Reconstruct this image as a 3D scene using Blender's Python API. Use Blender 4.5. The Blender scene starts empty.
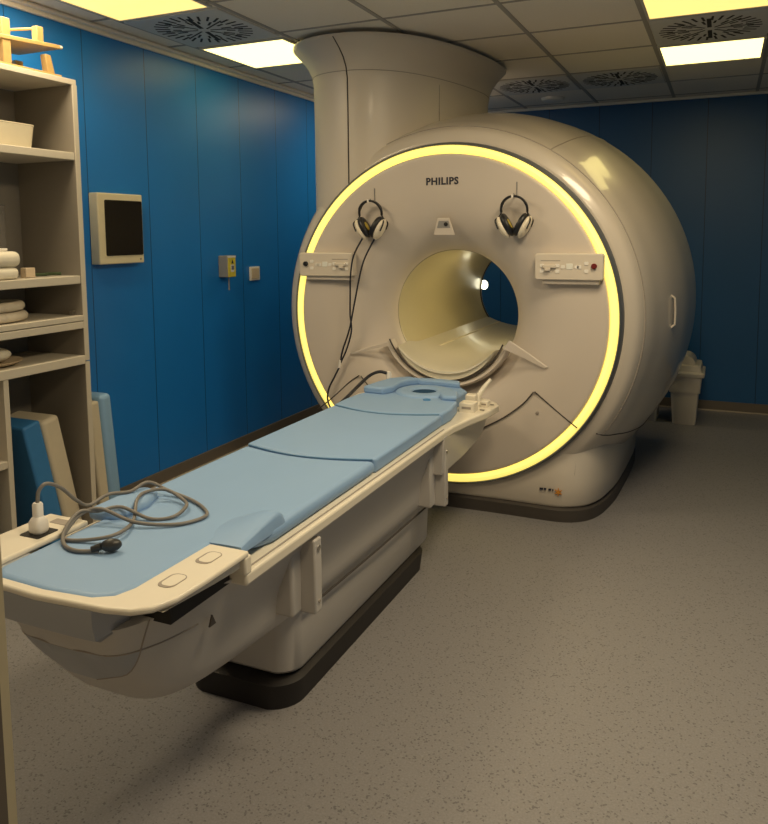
import bpy, math, random
from mathutils import Vector, Matrix
random.seed(7)
PI = math.pi
col = bpy.context.scene.collection

# ------------------------------------------------------------------ materials
def new_mat(name):
    m = bpy.data.materials.new(name); m.use_nodes = True
    nt = m.node_tree
    return m, nt, nt.nodes['Principled BSDF']

def mat(name, rgb, rough=.45, metal=0., coat=0., spec=.5, emit=None, estr=0., noise=0., nscale=30., bump=0., bscale=200.):
    m, nt, b = new_mat(name)
    b.inputs['Base Color'].default_value = (*rgb, 1)
    b.inputs['Roughness'].default_value = rough
    b.inputs['Metallic'].default_value = metal
    b.inputs['Specular IOR Level'].default_value = spec
    b.inputs['Coat Weight'].default_value = coat
    b.inputs['Coat Roughness'].default_value = .08
    if emit:
        b.inputs['Emission Color'].default_value = (*emit, 1)
        b.inputs['Emission Strength'].default_value = estr
    tc = nt.nodes.new('ShaderNodeTexCoord')
    n = nt.nodes.new('ShaderNodeTexNoise'); n.inputs['Scale'].default_value = nscale; n.inputs['Detail'].default_value = 4
    nt.links.new(tc.outputs['Object'], n.inputs['Vector'])
    mx = nt.nodes.new('ShaderNodeMix'); mx.data_type = 'RGBA'
    k = noise
    mx.inputs[6].default_value = (*[c*(1-k) for c in rgb], 1)
    mx.inputs[7].default_value = (*[min(1, c*(1+k)) for c in rgb], 1)
    nt.links.new(n.outputs['Fac'], mx.inputs[0]); nt.links.new(mx.outputs[2], b.inputs['Base Color'])
    if bump:
        n2 = nt.nodes.new('ShaderNodeTexNoise'); n2.inputs['Scale'].default_value = bscale
        nt.links.new(tc.outputs['Object'], n2.inputs['Vector'])
        bp = nt.nodes.new('ShaderNodeBump'); bp.inputs['Strength'].default_value = bump; bp.inputs['Distance'].default_value = .002
        nt.links.new(n2.outputs['Fac'], bp.inputs['Height']); nt.links.new(bp.outputs['Normal'], b.inputs['Normal'])
    return m

def panel_wall(name, rgb, axis, origin, spacing):
    """satin blue wall panels with thin dark upright joints"""
    m, nt, b = new_mat(name)
    L = nt.links
    geo = nt.nodes.new('ShaderNodeNewGeometry')
    sep = nt.nodes.new('ShaderNodeSeparateXYZ'); L.new(geo.outputs['Position'], sep.inputs[0])
    def M(op, a, bb):
        n = nt.nodes.new('ShaderNodeMath'); n.operation = op
        for i, v in enumerate((a, bb)):
            if isinstance(v, (int, float)): n.inputs[i].default_value = v
            elif v is not None: L.new(v, n.inputs[i])
        return n.outputs[0]
    t = M('DIVIDE', M('SUBTRACT', sep.outputs[axis], origin - 50*spacing), spacing)
    fr = M('FRACT', t, None)
    d = M('MULTIPLY', M('MINIMUM', fr, M('SUBTRACT', 1.0, fr)), spacing)
    line = M('LESS_THAN', d, .0026)
    n = nt.nodes.new('ShaderNodeTexNoise'); n.inputs['Scale'].default_value = 1.3; n.inputs['Detail'].default_value = 3
    L.new(geo.outputs['Position'], n.inputs['Vector'])
    mx = nt.nodes.new('ShaderNodeMix'); mx.data_type = 'RGBA'
    mx.inputs[6].default_value = (*[c*.88 for c in rgb], 1); mx.inputs[7].default_value = (*[c*1.12 for c in rgb], 1)
    L.new(n.outputs['Fac'], mx.inputs[0])
    m2 = nt.nodes.new('ShaderNodeMix'); m2.data_type = 'RGBA'
    L.new(line, m2.inputs[0]); L.new(mx.outputs[2], m2.inputs[6]); m2.inputs[7].default_value = (rgb[0]*.3, rgb[1]*.3, rgb[2]*.3, 1)
    L.new(m2.outputs[2], b.inputs['Base Color'])
    b.inputs['Roughness'].default_value = .38
    b.inputs['Specular IOR Level'].default_value = .45
    bp = nt.nodes.new('ShaderNodeBump'); bp.inputs['Strength'].default_value = .6; bp.inputs['Distance'].default_value = .003; bp.invert = True
    L.new(line, bp.inputs['Height']); L.new(bp.outputs['Normal'], b.inputs['Normal'])
    return m

def floor_mat():
    m, nt, b = new_mat('speckled_vinyl'); L = nt.links
    geo = nt.nodes.new('ShaderNodeNewGeometry')
    v = nt.nodes.new('ShaderNodeTexVoronoi'); v.inputs['Scale'].default_value = 190
    L.new(geo.outputs['Position'], v.inputs['Vector'])
    sep = nt.nodes.new('ShaderNodeSeparateColor'); L.new(v.outputs['Color'], sep.inputs[0])
    r = nt.nodes.new('ShaderNodeValToRGB'); L.new(sep.outputs[0], r.inputs[0])
    e = r.color_ramp.elements
    base = (.25, .24, .245)
    e[0].position = 0; e[0].color = (.155, .15, .155, 1)
    e[1].position = .07; e[1].color = (*base, 1)
    for p, c in ((.13, base), (.86, base), (.9, (.26, .255, .26)), (1., (.30, .29, .28))):
        x = e.new(p); x.color = (*c, 1)
    r.color_ramp.interpolation = 'CONSTANT'
    n = nt.nodes.new('ShaderNodeTexNoise'); n.inputs['Scale'].default_value = 160; n.inputs['Detail'].default_value = 3
    L.new(geo.outputs['Position'], n.inputs['Vector'])
    mr = nt.nodes.new('ShaderNodeMapRange'); mr.inputs[3].default_value = .72; mr.inputs[4].default_value = 1.28
    L.new(n.outputs['Fac'], mr.inputs[0])
    hs = nt.nodes.new('ShaderNodeMix'); hs.data_type = 'RGBA'; hs.blend_type = 'MULTIPLY'; hs.inputs[0].default_value = 1
    L.new(r.outputs[0], hs.inputs[6]); L.new(mr.outputs[0], hs.inputs[7])
    L.new(hs.outputs[2], b.inputs['Base Color'])
    b.inputs['Roughness'].default_value = .5; b.inputs['Specular IOR Level'].default_value = .35
    return m

WHITE = mat('scanner_cream_plastic', (.64, .575, .49), .3, coat=.6, noise=.02, nscale=4)
COLW = mat('column_cream_plastic', (.64, .575, .49), .36, coat=.1, noise=.02, nscale=4)
FACE = mat('front_cover_plastic', (.62, .55, .48), .42, noise=.02, nscale=4)
PANELW = mat('control_panel_plastic', (.66, .59, .50), .4, noise=.02)
RING = mat('warm_light_ring', (.9, .8, .4), .4, emit=(1., .75, .15), estr=1.0)
BEZEL = mat('dark_grey_bezel', (.10, .11, .125), .4)
BORE = mat('bore_liner_plastic', (.62, .56, .36), .35, coat=.2, noise=.02)
COUCH = mat('couch_white_plastic', (.70, .66, .55), .3, coat=.2, noise=.02)
SEAM = mat('seam_shadow_gap', (.06, .05, .045), .7)
SEAMB = mat('soft_seam', (.33, .29, .25), .6)
SKIRT = mat('grey_brown_skirt', (.065, .055, .047), .6, noise=.08)
TABW = mat('table_cream_plastic', (.80, .74, .62), .35, coat=.15, noise=.02)
TABG = mat('table_side_grey_plastic', (.52, .49, .46), .4, coat=.1, noise=.02, nscale=5)
TABS = mat('table_foot_blue_grey_reflection', (.36, .37, .40), .35, coat=.1)  # bluish reflection on the foot skirt is put into this base colour
TABK = mat('table_dark_skirt', (.016, .013, .012), .55, noise=.15)
GAP = mat('black_gap', (.015, .013, .012), .7)
FOAM = mat('pale_blue_vinyl_foam', (.25, .40, .64), .5, noise=.03, nscale=7, bump=.08, bscale=60)
FOAMSH = mat('painted_seam_shade_blue', (.10, .22, .38), .5)  # for tubes along the mattress seams: front-face shade put into the colour
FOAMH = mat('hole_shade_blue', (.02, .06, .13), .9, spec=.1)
FOAMD = mat('mid_blue_vinyl', (.04, .20, .48), .5, noise=.05)
FOAML = mat('light_blue_vinyl', (.24, .42, .66), .45, noise=.04)
CREAMV = mat('cream_vinyl', (.62, .55, .42), .5, noise=.04)
CABLE = mat('grey_rubber_cable', (.20, .185, .17), .5, noise=.05)
BLACK = mat('black_plastic', (.012, .012, .015), .4)
BLACKC = mat('black_cable_sheath', (.012, .013, .022), .45)
BULB = mat('dark_rubber_bulb', (.03, .03, .03), .4)
CUPW = mat('ear_cup_white', (.78, .70, .56), .35)
YEL = mat('yellow_foam', (.55, .42, .06), .6)
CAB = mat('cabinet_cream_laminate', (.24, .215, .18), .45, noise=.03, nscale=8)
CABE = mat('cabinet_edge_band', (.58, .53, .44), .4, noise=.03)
WOOD = mat('pale_pine', (.38, .25, .09), .5, noise=.18, nscale=26)
BINW = mat('bin_white_plastic', (.68, .62, .54), .45, noise=.02)
TOWEL = mat('cream_towel', (.75, .70, .58), .9, noise=.06, nscale=60, bump=.5, bscale=400)
HOSE = mat('cream_hose', (.62, .55, .44), .5, noise=.04)
TRAYW = mat('storage_tub_plastic', (.62, .56, .42), .45, noise=.03)
CEIL = mat('mineral_ceiling_tile', (.84, .79, .71), .9, noise=.05, nscale=90, bump=.25, bscale=300)
TBAR = mat('ceiling_tee_bar', (.36, .345, .33), .6, noise=.03)
FIXT = mat('light_frame_metal', (.6, .58, .54), .5)
VENT = mat('vent_plate_metal', (.62, .62, .61), .5, noise=.03)
CTRIM = mat('cove_trim', (.78, .76, .72), .5, noise=.03)
BASE = mat('baseboard_brown', (.15, .125, .10), .55, noise=.06)
BASEL = mat('baseboard_light_lip', (.42, .36, .29), .4, noise=.04)
EBOX = mat('electrical_box_cream', (.74, .66, .46), .4, noise=.02)
DOORK = mat('smoked_door', (.012, .009, .007), .25, spec=.2)
GREYB = mat('grey_plastic', (.27, .26, .25), .45)
YELB = mat('yellow_panel', (.62, .52, .05), .45)
STICK = mat('white_sticker', (.7, .7, .68), .5)
BLUEG = mat('sticker_grey_blue', (.14, .15, .22), .5)
SWW = mat('switch_white', (.84, .80, .74), .4)
SWI = mat('switch_cream', (.62, .50, .36), .45)
JAMB = mat('door_frame_cream', (.62, .52, .33), .5, noise=.05)
JAMBD = mat('door_frame_brown', (.16, .125, .09), .6, noise=.06)
OUT = mat('corridor_wall_paint', (.45, .42, .38), .8, noise=.03)
METAL = mat('brushed_steel', (.55, .53, .5), .3, metal=1.)
RED = mat('red_button', (.16, .012, .012), .35)
TEXTM = mat('dark_print', (.02, .022, .04), .5)
ORANGE = mat('orange_print', (.62, .25, .03), .5)
DISP = mat('pale_display', (.80, .80, .74), .3)
SLATE = mat('slate_blue_fabric', (.07, .10, .14), .8, noise=.1)
LIGHTY = mat('yellow_diffuser', (.9, .85, .7), .5, emit=(1., .69, .19), estr=1.22)
LIGHTW = mat('cream_diffuser', (.9, .88, .8), .5, emit=(1., .82, .28), estr=2.8)
LAMPM = mat('bore_lamp_glow', (.9, .9, .8), .5, emit=(1., .93, .65), estr=5.0)
GREEN = mat('dull_green_plastic', (.05, .08, .03), .6)
m, nt, b = new_mat('clear_plastic'); b.inputs['Base Color'].default_value = (.85, .82, .78, 1); b.inputs['Roughness'].default_value = .12
b.inputs['Transmission Weight'].default_value = .85; b.inputs['IOR'].default_value = 1.2; CLEAR = m

# ------------------------------------------------------------------ geometry helpers (all coordinates are world metres)
class G:
    def __init__(s): s.V = []; s.F = []
    def add(s, V, F):
        k = len(s.V); s.V += [tuple(v) for v in V]; s.F += [tuple(i + k for i in f) for f in F]; return s
    def box(s, x0, x1, y0, y1, z0, z1, M=None):
        V = [(x, y, z) for z in (z0, z1) for y in (y0, y1) for x in (x0, x1)]
        if M is not None: V = [tuple(M @ Vector(v)) for v in V]
        return s.add(V, [(0, 2, 3, 1), (4, 5, 7, 6), (0, 1, 5, 4), (2, 6, 7, 3), (0, 4, 6, 2), (1, 3, 7, 5)])
    def loft(s, rings, closed=True, cap0=True, cap1=True):
        n = len(rings[0]); V = [p for r in rings for p in r]; F = []
        for i in range(len(rings) - 1):
            for j in range(n if closed else n - 1):
                a, b2 = i*n + j, i*n + (j + 1) % n
                F.append((a, b2, b2 + n, a + n))
        if cap0: F.append(tuple(range(n))[::-1])
        if cap1: F.append(tuple(range((len(rings) - 1)*n, len(rings)*n)))
        return s.add(V, F)
    def prism(s, poly, z0, z1, axis='z'):
        f = {'z': lambda p, t: (p[0], p[1], t), 'y': lambda p, t: (p[0], t, p[1]), 'x': lambda p, t: (t, p[0], p[1])}[axis]
        return s.loft([[f(p, z0) for p in poly], [f(p, z1) for p in poly]])
    def lathe(s, prof, c, n=48, axis='y', close=False, zmin=None):
        rings = []
        for (h, r) in prof:
            ring = []
            for k in range(n):
                a = 2*PI*k/n
                if axis == 'y': p = (c[0] + r*math.cos(a), h, c[2] + r*math.sin(a))
                elif axis == 'z': p = (c[0] + r*math.cos(a), c[1] + r*math.sin(a), h)
                else: p = (h, c[1] + r*math.cos(a), c[2] + r*math.sin(a))
                if zmin is not None and p[2] < zmin: p = (p[0], p[1], zmin)
                ring.append(p)
            rings.append(ring)
        if close: rings.append(rings[0]); return s.loft(rings, True, False, False)
        return s.loft(rings, True, False, False)
    def disc(s, prof, c, n=32, axis='z'):
        """closed solid of revolution"""
        rings = []
        for (h, r) in prof:
            r = max(r, 1e-4)
            if axis == 'z': rings.append([(c[0] + r*math.cos(2*PI*k/n), c[1] + r*math.sin(2*PI*k/n), h) for k in range(n)])
            elif axis == 'y': rings.append([(c[0] + r*math.cos(2*PI*k/n), h, c[2] + r*math.sin(2*PI*k/n)) for k in range(n)])
            else: rings.append([(h, c[1] + r*math.cos(2*PI*k/n), c[2] + r*math.sin(2*PI*k/n)) for k in range(n)])
        return s.loft(rings)
    def tube(s, path, r, n=8, cap=True):
        P = [Vector(p) for p in path]; rings = []
        t0 = (P[1] - P[0]).normalized()
        up = Vector((0, 0, 1)) if abs(t0.z) < .9 else Vector((1, 0, 0))
        nrm = (up - t0*up.dot(t0)).normalized()
        for i, p in enumerate(P):
            t = (P[min(i + 1, len(P) - 1)] - P[max(i - 1, 0)]).normalized()
            nrm = (nrm - t*nrm.dot(t)).normalized(); bn = t.cross(nrm)
            rr = r[i] if isinstance(r, (list, tuple)) else r
            rings.append([tuple(p + nrm*(rr*math.cos(2*PI*k/n)) + bn*(rr*math.sin(2*PI*k/n))) for k in range(n)])
        return s.loft(rings, True, cap, cap)
    def ellipsoid(s, c, rx, ry, rz, M=None, n=20, m=12):
        rings = []
        for i in range(m + 1):
            a = -PI/2 + PI*i/m; rr = max(math.cos(a), 1e-3)
            ring = [Vector((rx*rr*math.cos(2*PI*k/n), ry*rr*math.sin(2*PI*k/n), rz*math.sin(a))) for k in range(n)]
            if M is not None: ring = [M @ v for v in ring]
            rings.append([tuple(v + Vector(c)) for v in ring])
        return s.loft(rings)

def cr(pts, k=8):
    """Catmull-Rom smoothing"""
    P = [Vector(p) for p in pts]; P = [P[0]*2 - P[1]] + P + [P[-1]*2 - P[-2]]; out = []
    for i in range(1, len(P) - 2):
        for j in range(k):
            t = j/k; a, b2, c, d = P[i-1], P[i], P[i+1], P[i+2]
            out.append(.5*((2*b2) + (c - a)*t + (2*a - 5*b2 + 4*c - d)*t*t + (3*b2 - a - 3*c + d)*t**3))
    out.append(P[-2]); return [tuple(v) for v in out]

def rrect(x0, x1, y0, y1, r, n=6):
    """rounded rectangle outline; r may be a 4-tuple (x0y0, x1y0, x1y1, x0y1)"""
    if not isinstance(r, tuple): r = (r,)*4
    out = []
    for (cx, cy, a0, rr) in ((x0 + r[0], y0 + r[0], PI, r[0]), (x1 - r[1], y0 + r[1], 1.5*PI, r[1]), (x1 - r[2], y1 - r[2], 0, r[2]), (x0 + r[3], y1 - r[3], .5*PI, r[3])):
        for k in range(n + 1):
            a = a0 + .5*PI*k/n; out.append((cx + rr*math.cos(a), cy + rr*math.sin(a)))
    return out

ORG = {}
def finish(name, g, material, org, smooth=40):
    me = bpy.data.meshes.new(name)
    me.from_pydata([(v[0] - org[0], v[1] - org[1], v[2] - org[2]) for v in g.V], [], g.F)
    me.materials.append(material)
    import bmesh
    bm = bmesh.new(); bm.from_mesh(me)
    bmesh.ops.recalc_face_normals(bm, faces=bm.faces)
    for f in bm.faces: f.smooth = smooth > 0
    for e in bm.edges:
        if len(e.link_faces) == 2 and e.calc_face_angle(0) > math.radians(smooth): e.smooth = False
    bm.to_mesh(me); bm.free(); me.update()
    o = bpy.data.objects.new(name, me); col.objects.link(o)
    return o

def bev(o, w, seg=3, ang=35):
    md = o.modifiers.new('bevel', 'BEVEL'); md.width = w; md.segments = seg; md.limit_method = 'ANGLE'; md.angle_limit = math.radians(ang)
    md.harden_normals = False
    for p in o.data.polygons: p.use_smooth = True
    return o

def part(name, g, material, parent, bevel=0, seg=3, smooth=40, label=None):
    o = finish(name, g, material, ORG[parent.as_pointer()], smooth)
    o.parent = parent; ORG[o.as_pointer()] = ORG[parent.as_pointer()]
    if bevel: bev(o, bevel, seg)
    if label: o['label'] = label
    return o

def tag(o, label, cat, group=None, kind=None):
    o['label'] = label; o['category'] = cat
    if group: o['group'] = group
    if kind: o['kind'] = kind
    return o

def thing(name, loc, label, cat, group=None):
    o = bpy.data.objects.new(name, None); col.objects.link(o); o.location = loc; o.empty_display_size = .1
    ORG[o.as_pointer()] = tuple(loc)
    return tag(o, label, cat, group)

def solo(name, g, material, label, cat, group=None, bevel=0, seg=3, smooth=40):
    xs, ys, zs = zip(*g.V)
    org = ((min(xs) + max(xs))/2, (min(ys) + max(ys))/2, min(zs))
    o = finish(name, g, material, org, smooth); o.location = org; ORG[o.as_pointer()] = org
    if bevel: bev(o, bevel, seg)
    return tag(o, label, cat, group)

def struct(name, g, material, bevel=0, smooth=40, parent=None):
    if parent: return part(name, g, material, parent, bevel, smooth=smooth)
    o = finish(name, g, material, (0, 0, 0), smooth); ORG[o.as_pointer()] = (0, 0, 0)
    if bevel: bev(o, bevel)
    o['kind'] = 'structure'; return o

def copy_tree(o, parent=None):
    c = o.copy(); col.objects.link(c)
    if parent: c.parent = parent
    for ch in list(o.children): copy_tree(ch, c)
    return c

def text_geo(body, size, M, extrude=.0012, offset=0.):
    cu = bpy.data.curves.new('lettering', 'FONT'); cu.body = body; cu.size = size; cu.align_x = 'CENTER'; cu.align_y = 'CENTER'
    cu.extrude = extrude; cu.offset = offset; cu.resolution_u = 3; cu.space_character = 1.12
    t = bpy.data.objects.new('lettering', cu); col.objects.link(t)
    dg = bpy.context.evaluated_depsgraph_get(); dg.update()
    me = bpy.data.meshes.new_from_object(t.evaluated_get(dg))
    g = G(); g.add([tuple(M @ v.co) for v in me.vertices], [tuple(p.vertices) for p in me.polygons])
    bpy.data.objects.remove(t); bpy.data.curves.remove(cu); bpy.data.meshes.remove(me)
    return g

# ------------------------------------------------------------------ room
XL, XR, YB, YF, ZC = -3.06, 1.25, 6.88, .4766, 2.6
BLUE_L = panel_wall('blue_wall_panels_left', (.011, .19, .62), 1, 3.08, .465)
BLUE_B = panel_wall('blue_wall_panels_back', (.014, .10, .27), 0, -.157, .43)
struct('floor', G().box(-5, 3, -1.5, YB + .1, -.05, 0), floor_mat())
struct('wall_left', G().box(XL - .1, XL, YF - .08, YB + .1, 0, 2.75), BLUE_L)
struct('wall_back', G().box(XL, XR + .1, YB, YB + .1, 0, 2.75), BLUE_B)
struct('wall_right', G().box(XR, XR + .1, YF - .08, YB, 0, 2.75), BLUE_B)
struct('wall_front', G().box(XL, -.66, YF - .08, YF - .01, 0, 2.75).box(.5, XR, YF - .08, YF - .01, 0, 2.75).box(-.66, .5, YF - .08, YF - .01, 2.12, 2.75), OUT)
struct('ceiling', G().box(XL, XR, YF - .08, YB, ZC, ZC + .1), CEIL)
# suspended grid
X0, DX, Y0, DY = -.42, .615, 4.32, .606
gx = [X0 + DX*k for k in range(-4, 4)]; gy = [Y0 + DY*k for k in range(-6, 5)]
g = G()
for x in gx: g.box(x - .012, x + .012, YF, YB, ZC - .004, ZC + .01)
for y in gy: g.box(XL, XR, y - .009, y + .009, ZC - .0035, ZC + .01)
struct('trim_1', g, TBAR)
struct('trim_2', G().box(XL, XL + .05, YF, YB, ZC - .022, ZC - .004).box(XL, XL + .02, YF, YB, ZC - .042, ZC - .02), CTRIM, bevel=.004)
struct('trim_3', G().box(XL, XR, YB - .025, YB, ZC - .025, ZC - .004), CTRIM)
bl = struct('baseboard_left', G().box(XL, XL + .012, YF, YB, .02, .09), BASE)
struct('trim_4', G().box(XL, XL + .03, YF, YB, 0, .02), BASEL, bevel=.006)
struct('baseboard_back', G().box(XL + .03, XR, YB - .012, YB, .012, .085), BASE)
struct('trim_5', G().box(XL + .03, XR, YB - .02, YB, 0, .012), BASEL, bevel=.004)
# door frame beside the camera: cream stop strip on a brown jamb
struct('door_1', G().box(-.66, -.600, YF - .08, YF - .0096, 0, 2.12).box(.5, .56, YF - .08, YF - .0096, 0, 2.12), JAMBD)
struct('trim_6', G().box(-.68, -.600, YF - .0096, YF, 0, 2.14).box(.5, .58, YF - .0096, YF, 0, 2.14), JAMB)

# ------------------------------------------------------------------ ceiling lights and vents
def light(x0, x1, y0, y1, m, label):
    t = thing('ceiling_light', ((x0 + x1)/2, (y0 + y1)/2, ZC - .012), label, 'ceiling light', 'recessed square ceiling lights')
    z = ZC - .012
    part('frame', G().box(x0, x1, y0, y0 + .014, z, ZC + .02).box(x0, x1, y1 - .014, y1, z, ZC + .02).box(x0, x0 + .014, y0 + .014, y1 - .014, z, ZC + .02).box(x1 - .014, x1, y0 + .014, y1 - .014, z, ZC + .02), FIXT, t)
    part('diffuser', G().box(x0 + .014, x1 - .014, y0 + .014, y1 - .014, z + .003, z + .011), m, t)
    return t
XLA, XLB = -2.865, -2.29
light(XLA, XLB, 2.57, 3.15, LIGHTY, 'yellow glowing ceiling panel at the top left edge, nearest the shelves')
light(XLA, XLB, 3.80, 4.39, LIGHTW, 'cream glowing ceiling panel touching the round column flare')
light(-.405, .18, 3.73, 4.30, LIGHTY, 'yellow glowing ceiling panel cut by the top right edge')
light(-.405, .18, 4.95, 5.525, LIGHTW, 'bright cream ceiling panel behind the right-hand air vent')

def lamp(x, y, w, rgb=(1., .81, .52)):  # unseen area lamps at ceiling height, added as fill
    l = bpy.data.lights.new('fill_lamp', 'AREA'); l.shape = 'SQUARE'; l.size = .56; l.energy = w; l.color = rgb
    o = bpy.data.objects.new('fill_lamp', l); col.objects.link(o); o.location = (x, y, ZC - .012)
lamp(-.11, 1.60, 24); lamp(-.11, 2.81, 22); lamp(XLA + .29, 2.25, 21); lamp(XLA + .89, 1.14, 4); lamp(-2.25, 5.72, 9)

def vent(cx, cy, label, rot):
    t = thing('ceiling_vent', (cx, cy, ZC - .012), label, 'air vent', 'square ceiling air vents')
    h = .29; z = ZC - .010
    part('vent_plate', G().box(cx - h, cx + h, cy - h, cy + h, z, ZC + .01), VENT, t, bevel=.003)
    g = G()
    def slot(a, r0, r1, w, off=0):
        M = Matrix.Translation((cx, cy, z)) @ Matrix.Rotation(a, 4, 'Z')
        g.box(r0, r1, off - w/2, off + w/2, -.0015, .0005, M)
    for k in range(8):
        a = rot + PI/2 + k*PI/4
        slot(a, .035, .215, .022 if k in (0, 4) else .009)
    for k in range(16):
        a = rot + PI/16 + k*PI/8
        slot(a, .105 if k % 2 else .12, .165, .012); slot(a + .07, .178, .255, .012); slot(a - .12, .185, .258, .012)
    part('slots', g, GAP, t)
    return t
vent((XLA + XLB)/2, 3.47, 'grey ceiling vent with radial slots between the two left light panels', .25)
vent(-.1125, 4.625, 'grey ceiling vent with radial slots between the two right light panels', 0)
vent(X0 - DX*.5, 5.835, 'ceiling vent with radial slots near the back wall, nearer the right light panels', 0)
vent(X0 - DX*1.5, 5.835, 'ceiling vent with radial slots beside the column, over the scanner top', 0)
solo('ceiling_speaker', G().disc([(ZC - .03, .06), (ZC - .022, .085), (ZC - .004, .095), (ZC, .095)], (-1.33, 6.45, 0), 28), CTRIM, 'small round cream ceiling fitting behind the rear vents', 'ceiling fitting')

# ------------------------------------------------------------------ MRI scanner
CX, CZ = -1.365, 1.055
C = (CX, 0, CZ)
mri = thing('mri_scanner', (CX, 4.8, 0), 'large cream round MRI scanner with glowing yellow ring around its bore', 'MRI scanner')
prof = [(3.915, .926), (3.918, .945), (3.95, .995), (4.05, 1.040), (4.17, 1.075), (4.3, 1.112), (4.45, 1.145), (4.65, 1.178), (4.9, 1.197), (5.15, 1.21), (5.38, 1.205), (5.55, 1.175), (5.68, 1.11), (5.76, 1.0), (5.79, .8), (5.80, .5), (5.79, .40), (5.76, .358)]
# subdivide the profile smoothly
pp = cr([(a, b2, 0) for a, b2 in prof], 4); prof2 = [(p[0], p[1]) for p in pp]
part('housing', G().lathe(prof2, C, 128, zmin=.04), WHITE, mri, smooth=50)
# front cover with its funnel to the bore
fp = [(3.90, .862), (3.862, .862), (3.853, .855), (3.85, .84), (3.85, .74), (3.853, .66), (3.866, .58), (3.89, .51), (3.93, .445), (3.98, .395), (4.03, .366), (4.075, .356)]
fp = [(p[0], p[1]) for p in cr([(a, b2, 0) for a, b2 in fp], 3)]
part('front_cover', G().lathe(fp, C, 128), FACE, mri, smooth=50)
part('light_ring', G().lathe([(3.90, .906), (3.868, .906), (3.858, .9), (3.852, .884), (3.858, .868), (3.868, .864), (3.90, .864)], C, 128), RING, mri, label='glowing yellow ring')
part('bezel', G().lathe([(3.89, .904), (3.862, .908), (3.86, .912), (3.866, .917), (3.918, .927), (3.925, .92), (3.92, .90)], C, 128), BEZEL, mri)
bore = part('bore_tunnel', G().lathe([(4.075, .3565), (4.078, .353), (4.09, .352), (5.70, .352), (5.74, .355), (5.765, .36)], C, 96), BORE, mri, smooth=50)
part('rim', G().lathe([(5.70, .3515), (5.70, .345), (5.712, .345), (5.712, .3515)], C, 96, close=True), SEAM, bore)
part('rim', G().lathe([(4.076, .357), (4.076, .3535), (4.081, .3535), (4.081, .357)], C, 96, close=True), SEAMB, bore)
part('bore_lamp', G().ellipsoid((CX - .330, 5.735, CZ + .045), .03, .012, .036), LAMPM, mri, label='small glowing lamp at the far rim')
ld = bpy.data.lights.new('bore_light', 'POINT'); ld.energy = 2.2; ld.color = (1, .84, .5); ld.shadow_soft_size = .02
lo = bpy.data.objects.new('bore_light', ld); col.objects.link(lo); lo.location = (CX + .24, 4.6, CZ + .2)
# couch inside the bore with a scooped nose
def couch_ring(Y, dz, edge, k, R):
    top = []
    N = 24
    for i in range(N + 1):
        u = -1 + 2*i/N; x = edge*u
        z = dz + (k*(abs(u)**2.2))
        top.append((CX + x, Y, CZ + z))
    bot = []
    xe = edge; ze = dz + k
    a0 = math.atan2(ze, xe); 
    Re = math.hypot(xe, ze)
    for i in range(1, N):
        a = a0 + (-PI - 2*a0)*i/N
        rr = Re + (R - Re)*math.sin(PI*i/N)**.5 if R > Re else R
        bot.append((CX + rr*math.cos(a), Y, CZ + rr*math.sin(a)))
    return top + bot
rings = []
for (Y, dz, edge, k, R) in [(3.880, -.322, .250, .118, .345), (3.868, -.312, .262, .120, .345), (3.872, -.300, .272, .122, .346), (3.90, -.293, .279, .120, .346), (3.97, -.290, .287, .113, .347), (4.08, -.282, .300, .105, .349), (4.22, -.272, .312, .088, .3495), (4.32, -.262, .318, .078, .3495), (5.55, -.262, .318, .078, .3495), (5.72, -.262, .318, .078, .3495)]:
    rings.append(couch_ring(Y, dz, edge, k, R))
couch = part('couch', G().loft(rings), COUCH, mri, smooth=45)
g = G()
for s in (-1, 1):
    g.box(CX + s*.20 - .006, CX + s*.20 + .006, 4.35, 5.7, CZ - .262, CZ - .2285)
part('guide_rail', g, TABW, couch, bevel=.002)
# U trim around the nose and its dark gap
def arc_xz(R, a0, a1, Y, n=40): return [(CX + R*math.cos(a0 + (a1 - a0)*i/n), Y, CZ + R*math.sin(a0 + (a1 - a0)*i/n)) for i in range(n + 1)]
part('nose_gap', G().tube(arc_xz(.351, PI + .40, 2*PI - .40, 3.873), .0045, 8), SEAM, couch)
lip = G(); rr = []
for i in range(33):
    a = PI + .42 + (PI - .84)*i/32
    rr.append([(CX + r*math.cos(a), y, CZ + r*math.sin(a)) for (r, y) in ((.357, 3.90), (.366, 3.882), (.380, 3.876), (.39, 3.886), (.394, 3.93), (.357, 3.96))])
part('collar', lip.loft(rr), FACE, mri, smooth=60)
# shoulders falling away beside the nose
def shoulder(pts):
    g = G(); g.loft([[(p[0], 3.853, p[1]) for p in pts], [(CX + (p[0]-CX)*.985, 3.8505, p[1] - .002) for p in pts]]); return g
part('lower_cover_edge', shoulder([(-1.0, .945), (-1.03, .90), (-.93, .865), (-.81, .812), (-.80, .818), (-.9, .885)]), FACE, mri, smooth=20)
part('lower_cover_edge', shoulder([(-1.69, .905), (-1.68, .885), (-1.80, .858), (-1.92, .822), (-1.92, .828), (-1.80, .872)]), FACE, mri, smooth=20)
# seams of the lower corner flaps
def seam(pts, r=.0035): return G().tube(cr([(x, 3.8505, z) for x, z in pts], 6), r, 6)
for pts in ([(-1.20, .44), (-1.139, .471), (-1.03, .535), (-.93, .615), (-.873, .683)], [(-.868, .686), (-.76, .60), (-.649, .516)],
            [(-2.141, .481), (-2.03, .57), (-1.93, .66), (-1.868, .702)], [(-1.858, .701), (-1.811, .647)]):
    part('flap_seam', seam(pts), SEAM, mri)
part('keyhole', G().disc([(3.852, .008), (3.846, .008), (3.845, .006)], (-.852, 0, .577), 16, 'y'), SEAMB, mri)
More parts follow.
